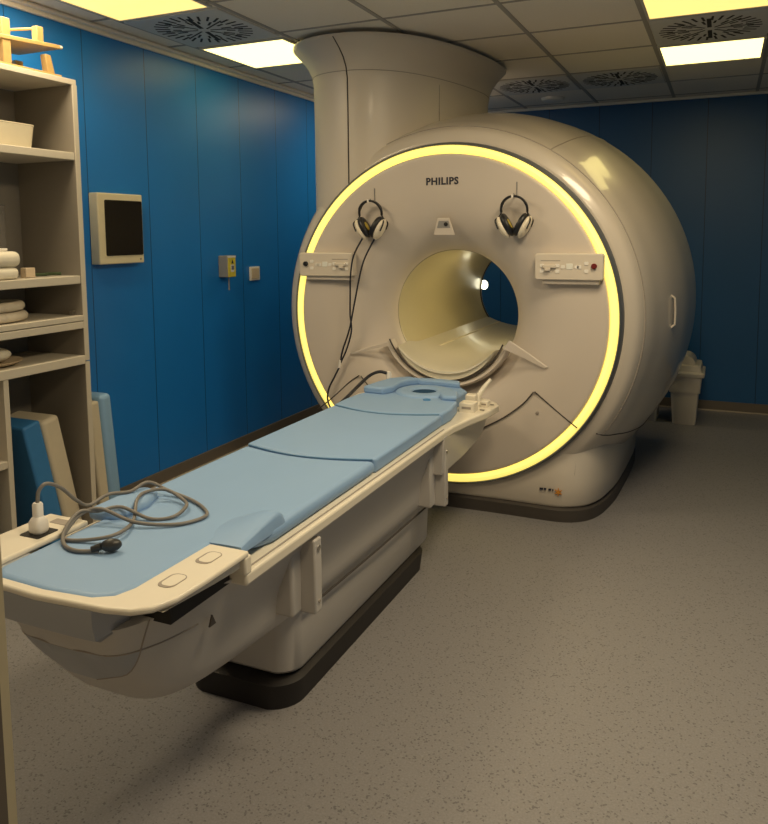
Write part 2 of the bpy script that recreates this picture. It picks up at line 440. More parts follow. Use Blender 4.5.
# seams over the housing: one circle, two cross joints
def rad(Y):
    for i in range(len(prof2) - 1):
        if prof2[i][0] <= Y <= prof2[i+1][0]:
            t = (Y - prof2[i][0])/(prof2[i+1][0] - prof2[i][0] + 1e-9); return prof2[i][1]*(1 - t) + prof2[i+1][1]*t
    return 1
RS = rad(3.99) + .0005
part('housing_seam', G().tube([(CX + RS*math.cos(a), 3.99, CZ + RS*math.sin(a)) for a in [(-.62 + i*(PI + 1.24)/120) for i in range(121)]], .0035, 6), SEAMB, mri)
def radial_seam(a, ys):
    pts = []
    for i in range(25):
        Y = ys[0] + (ys[1] - ys[0])*i/24; aa = a(Y) if callable(a) else a
        pts.append((CX + rad(Y)*math.cos(aa), Y, CZ + rad(Y)*math.sin(aa)))
    return G().tube(pts, .0035, 6)
part('housing_seam', radial_seam(1.02, (3.99, 5.4)), SEAMB, mri)
part('housing_seam', radial_seam(2.15, (3.99, 5.4)), SEAMB, mri)
part('housing_seam', radial_seam(-.63, (3.94, 5.1)), SEAM, mri)
# slim side grip on the right flank
gp = []
for i in range(2): pass
gy_ = 4.34; ga = [.095 - i*.155/10 for i in range(11)]
path = [(CX + (1.123 + (.014 if 0 < i < 10 else -.004))*math.cos(a), gy_, CZ + (1.123 + (.014 if 0 < i < 10 else -.004))*math.sin(a)) for i, a in enumerate(ga)]
part('side_grip', G().tube(path, .006, 8), WHITE, mri)
# base plinth
def base_outline(s, yf):
    h = .85*s
    P = [(CX, yf)]
    for (x, y) in ((.30, .005), (.52, .0), (.64, .005), (.73, .05), (.79, .14), (.83, .3), (.86, .6), (.87, 1.3), (.80, 1.62), (.6, 1.74)):
        P.append((CX + x*s, yf + y))
    P += [(2*CX - x, y) for x, y in P[:0:-1]]
    return P
g = G()
rings = []
for z, s, yf in ((.075, .985, 3.895), (.09, 1.0, 3.885), (.2, .995, 3.895), (.36, 1.0, 3.915), (.44, .97, 3.97)):
    rings.append([(x, y, z) for x, y in cr([(p[0], p[1], 0) for p in base_outline(s, yf)], 4) for x, y in [(x, y)]] if False else [(p[0], p[1], z) for p in cr([(q[0], q[1], 0) for q in base_outline(s, yf)], 4)])
part('base', G().loft(rings), WHITE, mri, smooth=50)
rings = [[(p[0], p[1], z) for p in cr([(q[0], q[1], 0) for q in base_outline(s, yf)], 4)] for z, s, yf in ((0, 1.0, 3.88), (.062, 1.0, 3.878), (.074, .985, 3.895))]
part('base_skirt', G().loft(rings), SKIRT, mri, smooth=50)
part('base_seam', G().tube([(-.672, 3.925, .08), (-.672, 3.93, .25), (-.665, 3.95, .38)], .003, 6), SEAMB, mri)
# makers' lettering, camera window, base marks
MT = Matrix.Translation((CX - .005, 3.8495, 1.772)) @ Matrix.Rotation(PI/2, 4, 'X')
part('lettering', text_geo('PHILIPS', .051, MT, .0015, .0017), TEXTM, mri, label='dark PHILIPS lettering')
wz = 1.536
part('camera_window', G().prism([(CX - .052, wz - .045), (CX + .068, wz - .045), (CX + .035, wz + .045), (CX - .03, wz + .045)], 3.851, 3.846, 'y'), FACE, mri, bevel=.004)
cam_p = part('sensor', G().prism([(CX - .032, wz - .008), (CX + .042, wz - .008), (CX + .032, wz + .030), (CX - .022, wz + .030)], 3.8465, 3.8445, 'y'), GREYB, mri)
part('lens', G().disc([(3.846, .011), (3.842, .011), (3.8415, .006)], (CX + .018, 0, wz + .012), 16, 'y'), BLACK, cam_p)
g = G()
for k, (a, w) in enumerate(((0, .018), (.022, .012), (.046, .014), (.066, .006))): g.box(-.842 + a, -.842 + a + w, 3.880, 3.8865, .163, .172)
part('print_mark', g, TEXTM, mri)
g = G()
g.disc([(3.8865, .010), (3.880, .010)], (-.745, 0, .160), 12, 'y')
for k in range(6):
    M = Matrix.Translation((-.745, 3.883, .160)) @ Matrix.Rotation(k*PI/3, 4, 'Y'); g.box(-.0025, .0025, -.0028, .003, .010, .020, M)
part('print_emblem', g, ORANGE, mri, label='small orange star emblem')
# control panels
def control_panel(x0, x1, z0, z1, flip):
    t = part('control_panel', G().prism(rrect(x0, x1, z0, z1, .014), 3.80, 3.852, 'y'), PANELW, mri, bevel=.006)
    W = x1 - x0
    X = lambda u: x1 - W*u if flip else x0 + W*u
    zc = (z0 + z1)/2
    part('knob', G().disc([(3.801, .014), (3.790, .014), (3.787, .011)], (X(.87), 0, zc + .004), 20, 'y'), RED if not flip else BLACK, t)
    part('display', G().box(X(.515) - .016, X(.515) + .016, 3.7985, 3.801, zc - .012, zc + .016), DISP, t, bevel=.002)
    part('rocker', G().box(X(.22) - .034, X(.22) + .034, 3.786, 3.801, zc - .006, zc + .010).box(X(.20) - .014, X(.20) + .014, 3.78, 3.801, zc - .020, zc - .005), PANELW, t, bevel=.003)
    for u, dz in ((.11, -.022), (.34, -.022), (.11, .006), (.34, .006), (.42, .0), (.62, .0), (.66, .0), (.76, -.02), (.76, .018)):
        part('button', G().prism(rrect(X(u) - .010, X(u) + .010, zc + dz - .008, zc + dz + .008, .004, 3), 3.797, 3.801, 'y'), SWW, t)
    part('label_strip', G().box(min(X(.09), X(.38)), max(X(.09), X(.38)), 3.7993, 3.801, zc + .028, zc + .032), SEAMB, t)
    part('under_tray', G().box(x0 + .035, x1 - .02, 3.815, 3.852, z0 - .022, z0 + .004), FACE, t, bevel=.005)
control_panel(-.863, -.53, 1.265, 1.397, False)
control_panel(-2.215, -1.875, 1.265, 1.397, True)
# headphone hooks
for hx, dz in ((-1.760, -.052), (-.970, -.044)):
    part('hook', G().tube([(hx, 3.853, 1.735 + dz), (hx, 3.80, 1.73 + dz), (hx, 3.79, 1.74 + dz)], .003, 6).tube([(hx, 3.848, 1.80 + dz), (hx, 3.848, 1.72 + dz)], .003, 6), GREYB, mri)

# ------------------------------------------------------------------ service column above the scanner
colm = thing('service_column', (-1.87, 4.6, 1.5), 'tall cream service column with flared top running from scanner to ceiling', 'column')
foot = [(-2.29, 4.62), (-2.295, 4.32), (-2.268, 4.12), (-2.17, 3.96), (-2.03, 3.895), (-1.88, 3.905), (-1.755, 3.98), (-1.65, 4.12), (-1.56, 4.36), (-1.495, 4.68), (-1.475, 5.0), (-1.55, 5.2), (-1.85, 5.25), (-2.18, 5.15), (-2.285, 4.9)]
fc = [(p[0], p[1]) for p in cr([(q[0], q[1], 0) for q in foot + foot[:1]], 5)][:-1]
def off(poly, d):
    n = len(poly); out = []
    for i in range(n):
        a, b2 = poly[i-1], poly[(i+1) % n]; tx, ty = b2[0] - a[0], b2[1] - a[1]; l = math.hypot(tx, ty) or 1
        out.append((poly[i][0] - ty/l*d, poly[i][1] + tx/l*d))
    return out
area = sum(fc[i-1][0]*fc[i][1] - fc[i][0]*fc[i-1][1] for i in range(len(fc)))
sg = -1 if area > 0 else 1
rings = [[(x, y, z) for x, y in off(fc, sg*d)] for z, d in ((1.55, 0), (2.2, 0), (2.36, .002), (2.42, .012), (2.47, .035), (2.515, .07), (2.55, .105), (2.565, .12), (2.574, .12), (2.576, .10))]
part('shaft', G().loft(rings), COLW, colm, smooth=50)
kf = min(range(len(fc)), key=lambda q: abs(fc[q][0] + 1.94) + (10 if fc[q][1] > 4.3 else 0))
sp = []
for z, d in ((1.6, 0), (2.2, 0), (2.36, .002), (2.42, .012), (2.47, .035), (2.515, .07), (2.55, .105), (2.563, .118)):
    x, y = off(fc, sg*(d + .0006))[kf]; sp.append((x - d*.35, y, z))
part('column_seam', G().tube(sp, .004, 6), SEAM, colm)
ring33 = [(x, y, 2.40) for x, y in off(fc, sg*.008)]
part('column_seam', G().tube(ring33 + ring33[:2], .0025, 6), SEAMB, colm)
part('column_seam', G().tube([(-1.563, 4.345, 1.75), (-1.563, 4.345, 2.37)], .0025, 6), SEAMB, colm)
part('ceiling_collar', G().loft([[(x, y, z) for x, y in off(fc, sg*.03)] for z in (2.575, 2.598)]), CTRIM, colm, smooth=50)

# ------------------------------------------------------------------ patient table
TX = -1.37
tab = thing('patient_table', (TX, 2.5, 0), 'long cream patient table on a dark footed pedestal in front of the scanner', 'patient table')
RZ = .66
# side rails + head board = one table top
top = [(-1.68, 1.53), (-1.06, 1.53), (-1.06, 3.02), (-1.055, 3.12), (-1.03, 3.28), (-.995, 3.44), (-.985, 3.60), (-1.02, 3.66), (-1.10, 3.72), (-1.24, 3.80), (-1.50, 3.80), (-1.64, 3.72), (-1.72, 3.66), (-1.755, 3.60), (-1.745, 3.44), (-1.71, 3.28), (-1.685, 3.12), (-1.68, 3.02)]
board = part('table_top', G().prism(top, RZ - .035, RZ), TABW, tab, bevel=.008)
g = G()
for s in (-1, 1): g.box(TX + s*.292 - .003, TX + s*.292 + .003, 1.55, 3.05, RZ - .0005, RZ + .0012)
part('rail_groove', g, SEAMB, board)
# foot panel, U shaped
ip = [(-1.10, 1.52), (-1.065, 1.50)]
fpz = .715
outer = [(-1.06, 1.545), (-1.06, 1.36), (-1.065, 1.275), (-1.085, 1.22), (-1.12, 1.19), (-1.18, 1.175), (-1.37, 1.162), (-1.56, 1.172), (-1.65, 1.187), (-1.70, 1.215), (-1.73, 1.27), (-1.735, 1.34), (-1.735, 1.545)]
inner = [(-1.59, 1.545), (-1.59, 1.25), (-1.58, 1.215), (-1.55, 1.20), (-1.37, 1.192), (-1.24, 1.205), (-1.20, 1.23), (-1.185, 1.275), (-1.18, 1.545)]
fpnl = part('foot_panel', G().prism(outer + inner, fpz - .016, fpz), TABW, tab, bevel=.006, smooth=30)
for (gx0, gx1, gy0, gy1) in ((-1.15, -1.105, 1.30, 1.37), (-1.15, -1.105, 1.435, 1.505)):
    part('grip_recess_shade', G().prism(rrect(gx0, gx1, gy0, gy1, .018), fpz - .001, fpz + .0012), SEAMB, fpnl)  # flat darker plate: shade at the recess edge painted as colour
    part('grip_floor', G().prism(rrect(gx0 + .006, gx1 - .002, gy0 + .008, gy1 - .004, .014), fpz + .0010, fpz + .0018), TABW, fpnl)
part('socket', G().prism(rrect(-1.68, -1.61, 1.39, 1.46, .006), fpz - .001, fpz + .0015), GAP, fpnl)
part('socket', G().prism(rrect(-1.68, -1.615, 1.49, 1.52, .004), fpz - .001, fpz + .0012), SEAMB, fpnl)
# foot skirt below the panel, leaning in
def yfront(x): return 1.164 + .06*min(1.2, abs((x - TX)/.31))**4
sk = []
for z, d in ((fpz - .014, .003), (fpz - .05, .004), (fpz - .086, .012), (fpz - .094, .026)):
    row = [(x, yfront(x) + d, z) for x in [TX - .35 + .62*i/30*.82 for i in range(31)]] + [(TX - .35 + .62*.82 + .03 - d*2, yfront(TX)+d + .10, z), (TX - .35, yfront(TX) + d + .2, z)]
    sk.append(row)
part('foot_skirt', G().loft(sk), TABS, tab, smooth=40)
# hull beneath: lofted along its length
def hull_ring(Y, zt, zb, wt, wm, wb):
    zm = zb + (zt - zb)*.42
    half = [(wb*.55, zb), (wb, zb + .012), ((wb + wm)/2 + .012, zb + (zm - zb)*.45), (wm, zm), ((wm + wt)/2, (zm + zt)/2), (wt, zt)]
    half = [(p[0], p[1]) for p in cr([(a, b2, 0) for a, b2 in half], 3)]
    R = [(TX + x, Y, z) for x, z in half]; Lf = [(TX - x, Y, z) for x, z in half[::-1]]
    return R + Lf
hp = [(1.215, .632, .60, .15, .10, .05), (1.24, .634, .535, .18, .145, .07), (1.29, .636, .455, .21, .170, .08), (1.35, .638, .385, .235, .185, .09), (1.42, .640, .335, .25, .195, .105), (1.50, .64, .32, .262, .205, .13), (1.62, .64, .316, .275, .21, .15), (1.8, .64, .312, .285, .21, .165), (1.95, .64, .305, .285, .21, .17), (2.1, .64, .30, .285, .215, .175), (3.05, .64, .28, .285, .215, .175), (3.27, .64, .27, .285, .215, .175)]
hps = [tuple(1e-9 + v for v in h) for h in hp]
def hull_at(Y):
    for a, b2 in zip(hp, hp[1:]):
        if a[0] <= Y <= b2[0]:
            t = (Y - a[0])/(b2[0] - a[0]); return tuple(u + (v - u)*t for u, v in zip(a, b2))
    return hp[-1]
def smooth_hull():
    A = cr([(h[0], h[1], h[2]) for h in hp], 4); B = cr([(h[3], h[4], h[5]) for h in hp], 4)
    return [(*a, *b2) for a, b2 in zip(A, B)]
hs = smooth_hull()
hull_rings = [hull_ring(*h) for h in hs]
part('hull', G().loft(hull_rings), TABG, tab, smooth=50)
def ring_x(ring, z):
    half = ring[:len(ring)//2]
    for a, b2 in zip(half, half[1:]):
        if a[2] <= z <= b2[2]: return a[0] + (b2[0] - a[0])*(z - a[2])/(b2[2] - a[2] + 1e-9)
    return half[0][0]
vr = hull_ring(*hull_at(1.29))
part('hull_seam', G().tube([(p[0] + .0005, p[1], p[2]) for p in vr[:len(vr)//2]], .0022, 6), SEAMB, tab)
# dark sliding gap between foot panel and hull
part('slide_gap', G().box(TX - .25, TX + .262, 1.30, 1.525, .630, .668), GAP, tab)
part('foot_panel_step', G().box(-1.12, -1.0595, 1.525, 1.555, .655, fpz - .012), TABW, tab, bevel=.006)
part('panel_underside', G().prism([(1.24, fpz - .022), (1.53, fpz - .022), (1.53, .672), (1.42, .678)], -1.125, -1.075, 'x'), TABW, tab, bevel=.004)
# head end bracket that reaches to the scanner
br = []
for Y, zb in ((3.0, .47), (3.30, .475), (3.50, .49), (3.58, .505), (3.64, .535), (3.68, .58), (3.70, .64)):
    br.append([(TX + .30, Y, zb), (TX + .312, Y, .64), (TX - .312, Y, .64), (TX - .30, Y, zb)])
part('head_bracket', G().loft(br), TABG, tab, bevel=.006)
# pedestal
PX = -1.405
def ped(z, h, y0, y1, r): 
    P = rrect(PX - h, PX + h, y0, y1, r, 6)
    return [(x, y - .03*(1 - ((x - PX)/h)**2) if y < y0 + r + .001 else y, z) for x, y in P]
part('pedestal', G().loft([ped(.095, .19, 2.0, 3.21, .06), ped(.11, .198, 1.985, 3.23, .06), ped(.30, .202, 1.98, 3.24, .06), ped(.33, .202, 1.98, 3.24, .06)]), TABG, tab, smooth=40)
part('pedestal_seam', G().tube([(PX + .15, 1.987, .10), (PX + .15, 1.983, .31)], .0028, 6), SEAM, tab)
part('pedestal_seam', G().tube([(TX + .183, 2.03, .303), (TX + .19, 2.6, .292), (TX + .19, 3.2, .282)], .004, 6), SEAM, tab)
part('pedestal_skirt', G().loft([ped(0, .205, 1.955, 3.14, .08), ped(.078, .209, 1.955, 3.16, .08), ped(.09, .19, 1.99, 3.16, .06)]), TABK, tab, smooth=40)
# upright accessory brackets on the right side
for (by, z0, z1, w) in ((1.90, .385, .612, .022), (3.045, .325, .595, .02)):
    bk = part('side_bracket', G().box(TX + .25, TX + .308, by - w, by + w, z0, z1), TABG, tab, bevel=.006)
    part('bolt', G().disc([(TX + .306, .008), (TX + .3125, .008), (TX + .313, .006)], (0, by, z1 - .028), 14, 'x'), METAL, bk)
    part('bolt', G().disc([(TX + .306, .005), (TX + .311, .005)], (0, by, z0 + .035), 12, 'x'), SEAMB, bk)
    part('bracket_wing', G().box(TX + .19, TX + .262, by - .075, by - w + .004, z0 + .004, z1 - .02), TABG, bk, bevel=.01)
# warning triangle on hull
part('warning_mark', G().prism([(1.455, .545), (1.48, .545), (1.467, .572)], TX + .2455, TX + .2505, 'x'), SEAM, tab)
# coil connector blocks and lever at the head end
for (bx, byy, wx, wy, h) in ((-1.085, 3.42, .075, .07, .045), (-1.095, 3.50, .05, .05, .065), (-1.04, 3.545, .04, .05, .03)):
    cb = part('coil_connector', G().box(bx - wx/2, bx + wx/2, byy - wy/2, byy + wy/2, RZ - .004, RZ + h), TABW, tab, bevel=.006)
    part('pin_slot', G().box(bx - wx*.3, bx + wx*.3, byy - wy/2 - .0012, byy - wy/2 + .002, RZ + h*.35, RZ + h*.6), SEAMB, cb)
for (sx, sy) in ((-1.03, 3.46), (-1.055, 3.60), (-1.02, 3.585)):
    part('board_slot', G().prism(rrect(sx - .012, sx + .012, sy - .008, sy + .008, .004, 3), RZ - .001, RZ + .001), GAP, tab)
lv = part('release_lever', G().tube([(-1.10, 3.62, RZ - .005), (-1.10, 3.63, RZ + .03), (-1.075, 3.66, RZ + .075), (-1.055, 3.69, RZ + .105)], [.014, .015, .012, .009], 10), TABW, tab)
part('cable_guide', G().disc([(RZ - .002, .022), (RZ + .04, .02), (RZ + .05, .012)], (-1.60, 3.64, 0), 16), TABW, tab)
# pale front patch of the seat carriage
zc_ = .558
sel = [r for r in hull_rings if min(p[2] for p in r) < zc_ - .004 and r[0][1] < 1.45]
def clip(r):
    xm = ring_x(r, zc_); out = []
    for p in r:
        if p[2] > zc_: out.append((TX + (xm + .0015 - TX)*(1 if p[0] > TX else -1), p[1], zc_))
        else: out.append((TX + (p[0] - TX)*1.006, p[1], p[2] - .0012))
    return out
cap = [clip(r) for r in sel if r[0][1] <= 1.291]
cap[0] = [(p[0], p[1] - .0015, p[2]) for p in cap[0]]
part('nose_cap', G().loft(cap), TABS, tab, smooth=50)
rt = [(ring_x(r, zc_), r[0][1], zc_) for r in sel]; lt = [(2*TX - x, y, z) for x, y, z in rt]
part('hull_seam', G().tube(lt[::-1] + rt, .0024, 6), SEAMB, tab)

# ------------------------------------------------------------------ mattress sections (lie on the table, each liftable)
def arcs(y, x0, x1, sag, n=14): return [(x0 + (x1 - x0)*i/n, y - sag*math.sin(PI*i/n)) for i in range(n + 1)]
ML, MR = -1.635, -1.095
foot_o = [(-1.186, 1.60), (-1.19, 1.30), (-1.205, 1.245), (-1.245, 1.213), (-1.37, 1.20), (-1.535, 1.207), (-1.567, 1.222), (-1.582, 1.255), (-1.584, 1.60), (ML + .02, 1.66), (ML, 1.72)] + [(x, y) for x, y in arcs(2.385, ML, MR, .055)] + [(MR, 1.72), (MR - .02, 1.66)]
ft = solo('mattress_section', G().prism(foot_o, RZ + .001, .708), FOAM, 'long pale blue mattress section at the foot end, under the grey cable', 'mattress section', bevel=.020, seg=5)
br_ = []
for y, h, xl in ((1.565, .002, -1.20), (1.60, .010, -1.225), (1.66, .022, -1.245), (1.72, .032, -1.245), (1.75, .034, -1.235), (1.768, .022, -1.22), (1.775, .002, -1.20)):
    xr = -1.098
    br_.append([(xl + (xr - .012 - xl)*u, y, .7065 + h*math.sin(u*PI/2)**1.3) for u in (0, .2, .4, .6, .8, 1)] + [(xr - .003, y, .7065 + h*.9), (xr, y, .7065 + h*.6), (xr, y, .690), (xl, y, .690)])
part('bolster', G().loft(br_), FOAM, ft, smooth=60)
part('bolster', G().prism([(-1.525, 1.585), (-1.63, 1.575), (-1.633, 1.765), (-1.60, 1.80), (-1.55, 1.79), (-1.515, 1.70)], .695, .735), FOAM, ft, bevel=.02, seg=5)
mid_o = [(x, y) for x, y in arcs(2.387, ML, MR, .055)] + [(x, y) for x, y in arcs(3.09, ML + .005, MR - .005, .075)][::-1]
md = solo('mattress_section', G().prism(mid_o, RZ + .001, .713), FOAM, 'pale blue mattress section in the middle of the table, between two curved seams', 'mattress section', bevel=.010, seg=3)
part('seam_shade', G().tube([(x, y - .001, .7085) for x, y in arcs(2.383, ML + .012, MR - .012, .055)], .0035, 6), FOAMSH, md, label='darker blue painted shade along the seam edge')
hc = thing('head_cushion', (-1.37, 3.4, RZ), 'sculpted pale blue head cushion with round hole at the scanner end', 'head cushion')
hd_o = [(x, y) for x, y in arcs(3.092, ML + .005, MR - .005, .075)] + [(-1.095, 3.20), (-1.115, 3.34), (-1.15, 3.42), (-1.15, 3.60), (-1.22, 3.70), (-1.34, 3.72), (-1.50, 3.70), (-1.585, 3.62), (-1.60, 3.42), (-1.625, 3.34), (-1.635, 3.22)]
part('pad', G().prism(hd_o, RZ + .001, .718), FOAM, hc, bevel=.010)
part('seam_shade', G().tube([(x, y - .001, .7135) for x, y in arcs(3.088, ML + .017, MR - .017, .075)], .0035, 6), FOAMSH, hc, label='darker blue painted shade along the seam edge')
HX, HY = -1.335, 3.49
rim = [(.714, .145), (.725, .142), (.730, .125), (.730, .085), (.727, .068), (.722, .06), (.705, .058)]
part('head_ring', G().lathe(rim, (HX, HY, 0), 48, 'z'), FOAM, hc, smooth=60)
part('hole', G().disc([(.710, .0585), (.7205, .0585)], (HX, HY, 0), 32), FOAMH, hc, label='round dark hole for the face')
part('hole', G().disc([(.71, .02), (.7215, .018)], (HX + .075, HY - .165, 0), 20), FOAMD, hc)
part('wedge', G().prism([(-1.615, 3.37), (-1.50, 3.36), (-1.475, 3.42), (-1.485, 3.55), (-1.46, 3.63), (-1.42, 3.67), (-1.50, 3.69), (-1.575, 3.62), (-1.60, 3.5)], .714, .752), FOAM, hc, bevel=.012)
part('wedge', G().prism([(-1.12, 3.35), (-1.19, 3.34), (-1.225, 3.40), (-1.215, 3.48), (-1.155, 3.48)], .714, .741), FOAM, hc, bevel=.012)
part('wedge', G().prism([(-1.43, 3.655), (-1.36, 3.66), (-1.27, 3.655), (-1.2, 3.64), (-1.22, 3.70), (-1.34, 3.72), (-1.45, 3.71)], .714, .746), FOAM, hc, bevel=.01)

# ------------------------------------------------------------------ grey cable with plug and squeeze bulb on the mattress
ZP = .711
call = thing('call_bulb_cable', (-1.63, 1.46, fpz), 'grey cable looped on the mattress with white plug and dark squeeze bulb', 'cable')
flat = [(-1.641, 1.673), (-1.599, 1.719), (-1.589, 1.788), (-1.526, 1.807), (-1.421, 1.786), (-1.333, 1.732), (-1.308, 1.685), (-1.345, 1.615), (-1.443, 1.566), (-1.553, 1.555), (-1.592, 1.52), (-1.587, 1.462), (-1.55, 1.421), (-1.502, 1.431), (-1.437, 1.459), (-1.432, 1.515), (-1.479, 1.6), (-1.526, 1.666), (-1.552, 1.732), (-1.512, 1.774), (-1.44, 1.763), (-1.394, 1.721), (-1.39, 1.657), (-1.443, 1.621), (-1.529, 1.607), (-1.566, 1.556), (-1.591, 1.513), (-1.573, 1.443), (-1.521, 1.393), (-1.463, 1.376), (-1.41, 1.397)]
lift = lambda i: .7145 + (.009 if i % 6 in (2, 3) else 0) + (.026 if flat[i][0] < -1.50 and flat[i][1] > 1.51 and flat[i][1] < 1.79 else 0)
cpath = [(-1.645, 1.425, .795), (-1.643, 1.43, .828), (-1.636, 1.45, .843), (-1.634, 1.495, .818), (-1.640, 1.55, .765), (-1.652, 1.61, .728)] + [(x + (.0), y, lift(i)) for i, (x, y) in enumerate(flat)]
part('cable', G().tube(cr(cpath, 6), .0052, 8), CABLE, call, smooth=80)
part('plug', G().loft([[(x, y, z) for x, y in rrect(-1.645 - w, -1.645 + w, 1.425 - w, 1.425 + w, w*.55, 4)] for z, w in ((fpz + .001, .017), (fpz + .008, .021), (fpz + .032, .0205), (fpz + .042, .015), (fpz + .046, .0115), (fpz + .078, .0115), (fpz + .083, .009))]), SWW, call, smooth=40, label='white plug')
M = Matrix.Rotation(.65, 3, 'Z')
part('bulb', G().ellipsoid((-1.385, 1.415, .727), .026, .0165, .0165, M), BULB, call, smooth=80, label='dark rubber bulb')
part('bulb_neck', G().tube([(-1.425, 1.389, .719), (-1.405, 1.402, .725)], [.008, .010], 10), BULB, call)

# ------------------------------------------------------------------ headphones on the hooks
def headphones(cx, cy, zt, label, cable):
    t = thing('headphones', (cx, cy, zt), label, 'headphones', 'ear protectors hung on the scanner front')
    R = .067
    arc = [(cx + R*math.cos(a), cy - .012*math.sin(a), zt - R - .006 + R*math.sin(a)) for a in [PI*1.06 - PI*1.12*i/24 for i in range(25)]]
    g = G(); rings = []
    for i, p in enumerate(arc):
        a = PI*1.06 - PI*1.12*i/24; n = Vector((math.cos(a), 0, math.sin(a))); w = .011 if 3 < i < 21 else .006
        P = Vector(p); rings.append([tuple(P + n*s1*.0055 + Vector((0, s2*w, 0))) for s1, s2 in ((-1, -1), (1, -1), (1, 1), (-1, 1))])
    hb = part('headband', g.loft(rings), BLACK, t, bevel=.002, smooth=60)
    part('clip', G().box(cx - .009, cx + .001, cy - .026, cy - .002, zt - .014, zt + .0015), SWW, hb)
    for s in (-1, 1):
        R3 = Matrix.Rotation(s*.5, 3, 'Y')
        cc = Vector((cx + s*.041, cy, zt - .152))
        cup = part('ear_cup', G().ellipsoid(tuple(cc + R3 @ Vector((s*.017, 0, 0))),   .023, .044, .062, R3), CUPW, t, smooth=80)
        rings = []
        for d, k in ((-.006, .9), (.004, 1.03), (.014, 1.05), (.022, .95)):
            rings.append([tuple(cc + R3 @ Vector((-s*d, .043*k*math.cos(2*PI*q/24), .060*k*math.sin(2*PI*q/24)))) for q in range(24)])
        ck = part('cushion', G().loft(rings), BLACK, cup, smooth=60, label='black ear cushion')
        rings = [[tuple(cc + R3 @ Vector((-s*d, .017*math.cos(2*PI*q/20), .026*math.sin(2*PI*q/20)))) for q in range(20)] for d in (.02, .0235)]
        part('inner_foam', G().loft(rings), YEL, cup)
        top = Vector(arc[0] if s < 0 else arc[-1])
        part('arm', G().tube(cr([tuple(top), tuple(top + Vector((s*.008, -.004, -.018))), tuple(cc + R3 @ Vector((s*.03, -.03, .045))), tuple(cc + R3 @ Vector((s*.036, -.036, 0)))], 5), .0042, 6).tube(cr([tuple(top), tuple(top + Vector((s*.01, .004, -.018))), tuple(cc + R3 @ Vector((s*.03, .03, .045))), tuple(cc + R3 @ Vector((s*.036, .03, .01)))], 5), .0042, 6), BLACK, t)
    if cable:
        dx = cx + 1.775
        part('ear_cable', G().tube(cr([(cx - .045, cy - .002, zt - .20), (-1.862, 3.785, 1.38), (-1.880, 3.78, 1.27), (-1.893, 3.80, 1.17), (-1.900, 3.81, 1.05), (-1.893, 3.81, .965), (-1.925, 3.815, .86), (-1.968, 3.82, .775)], 7), .0048, 7), BLACKC, t, smooth=80)
        part('ear_cable', G().tube(cr([(cx + .03, cy - .002, zt - .20), (-1.80, 3.81, 1.38), (-1.832, 3.808, 1.29), (-1.87, 3.806, 1.12), (-1.905, 3.808, .97), (-1.95, 3.812, .85), (-1.972, 3.82, .775)], 7), .0048, 7), BLACKC, t, smooth=80)
        part('splitter', G().tube([(-1.97, 3.82, .79), (-1.978, 3.82, .745)], .0085, 8), SWW, t)
        part('lead', G().tube(cr([(-1.977, 3.82, .75), (-2.01, 3.82, .69), (-2.045, 3.815, .62), (-2.05, 3.81, .55), (-2.00, 3.79, .485), (-1.9, 3.76, .43), (-1.8, 3.74, .45)], 7), .0052, 7), BLACKC, t, smooth=80)
    return t
headphones(-1.764, 3.80, 1.684, 'black and cream ear protectors with two long cables, hung left of the lettering', True)
headphones(-.970, 3.80, 1.688, 'black and cream ear protectors without cables, hung right of the lettering', False)
bc = thing('coil_cable', (-1.6, 3.62, RZ), 'short thick black cable curving from the table head over its left edge', 'cable')
part('lead', G().tube(cr([(-1.60, 3.63, .772), (-1.635, 3.61, .780), (-1.662, 3.55, .768), (-1.668, 3.42, .735), (-1.655, 3.28, .712), (-1.668, 3.18, .680)], 7), .0085, 8), BLACKC, bc, smooth=80)
part('connector', G().disc([(.662, .014), (.765, .015), (.78, .011)], (-1.592, 3.64, 0), 14), SWW, bc, label='white connector')

# ------------------------------------------------------------------ wall fittings
eb = thing('electrical_box', (XL, 3.24, 1.35), 'cream wall box with dark smoked door on the left blue wall', 'electrical box')
part('case', G().prism(rrect(3.078, 3.415, 1.35, 1.728, .006, 3), XL, XL + .062, 'x'), EBOX, eb, bevel=.008)
dr = part('door', G().prism(rrect(3.125, 3.405, 1.395, 1.692, .008, 3), XL + .058, XL + .068, 'x'), DOORK, eb, bevel=.003)
part('latch', G().disc([(XL + .06, .006), (XL + .066, .006)], (0, 3.385, 1.372), 12, 'x'), SEAMB, eb)
al = thing('alarm_box', (XL, 4.27, 1.215), 'small grey and yellow alarm box on the left blue wall', 'alarm box')
part('case', G().box(XL, XL + .075, 4.19, 4.275, 1.222, 1.365), GREYB, al, bevel=.006)
cv = part('cover', G().box(XL + .07, XL + .082, 4.194, 4.273, 1.224, 1.352), YELB, al, bevel=.003)
part('sticker', G().box(XL + .081, XL + .0835, 4.215, 4.252, 1.258, 1.306), STICK, cv)
part('symbol', G().box(XL + .083, XL + .0845, 4.22, 4.247, 1.272, 1.298), BLUEG, cv)
part('symbol', G().prism([(4.222, 1.314), (4.246, 1.314), (4.234, 1.338)], XL + .081, XL + .0835, 'x'), TEXTM, cv)
part('top_strip', G().box(XL + .065, XL + .083, 4.194, 4.273, 1.352, 1.364), SWW, al)
part('pull_cord', G().tube([(XL + .05, 4.235, 1.225), (XL + .05, 4.235, 1.135)], .005, 8), GREYB, al)
sw = thing('wall_switch', (XL, 4.61, 1.18), 'small square white switch plate beside the alarm box', 'wall switch')
part('plate', G().prism(rrect(4.548, 4.668, 1.178, 1.276, .006, 3), XL, XL + .012, 'x'), SWW, sw, bevel=.003)
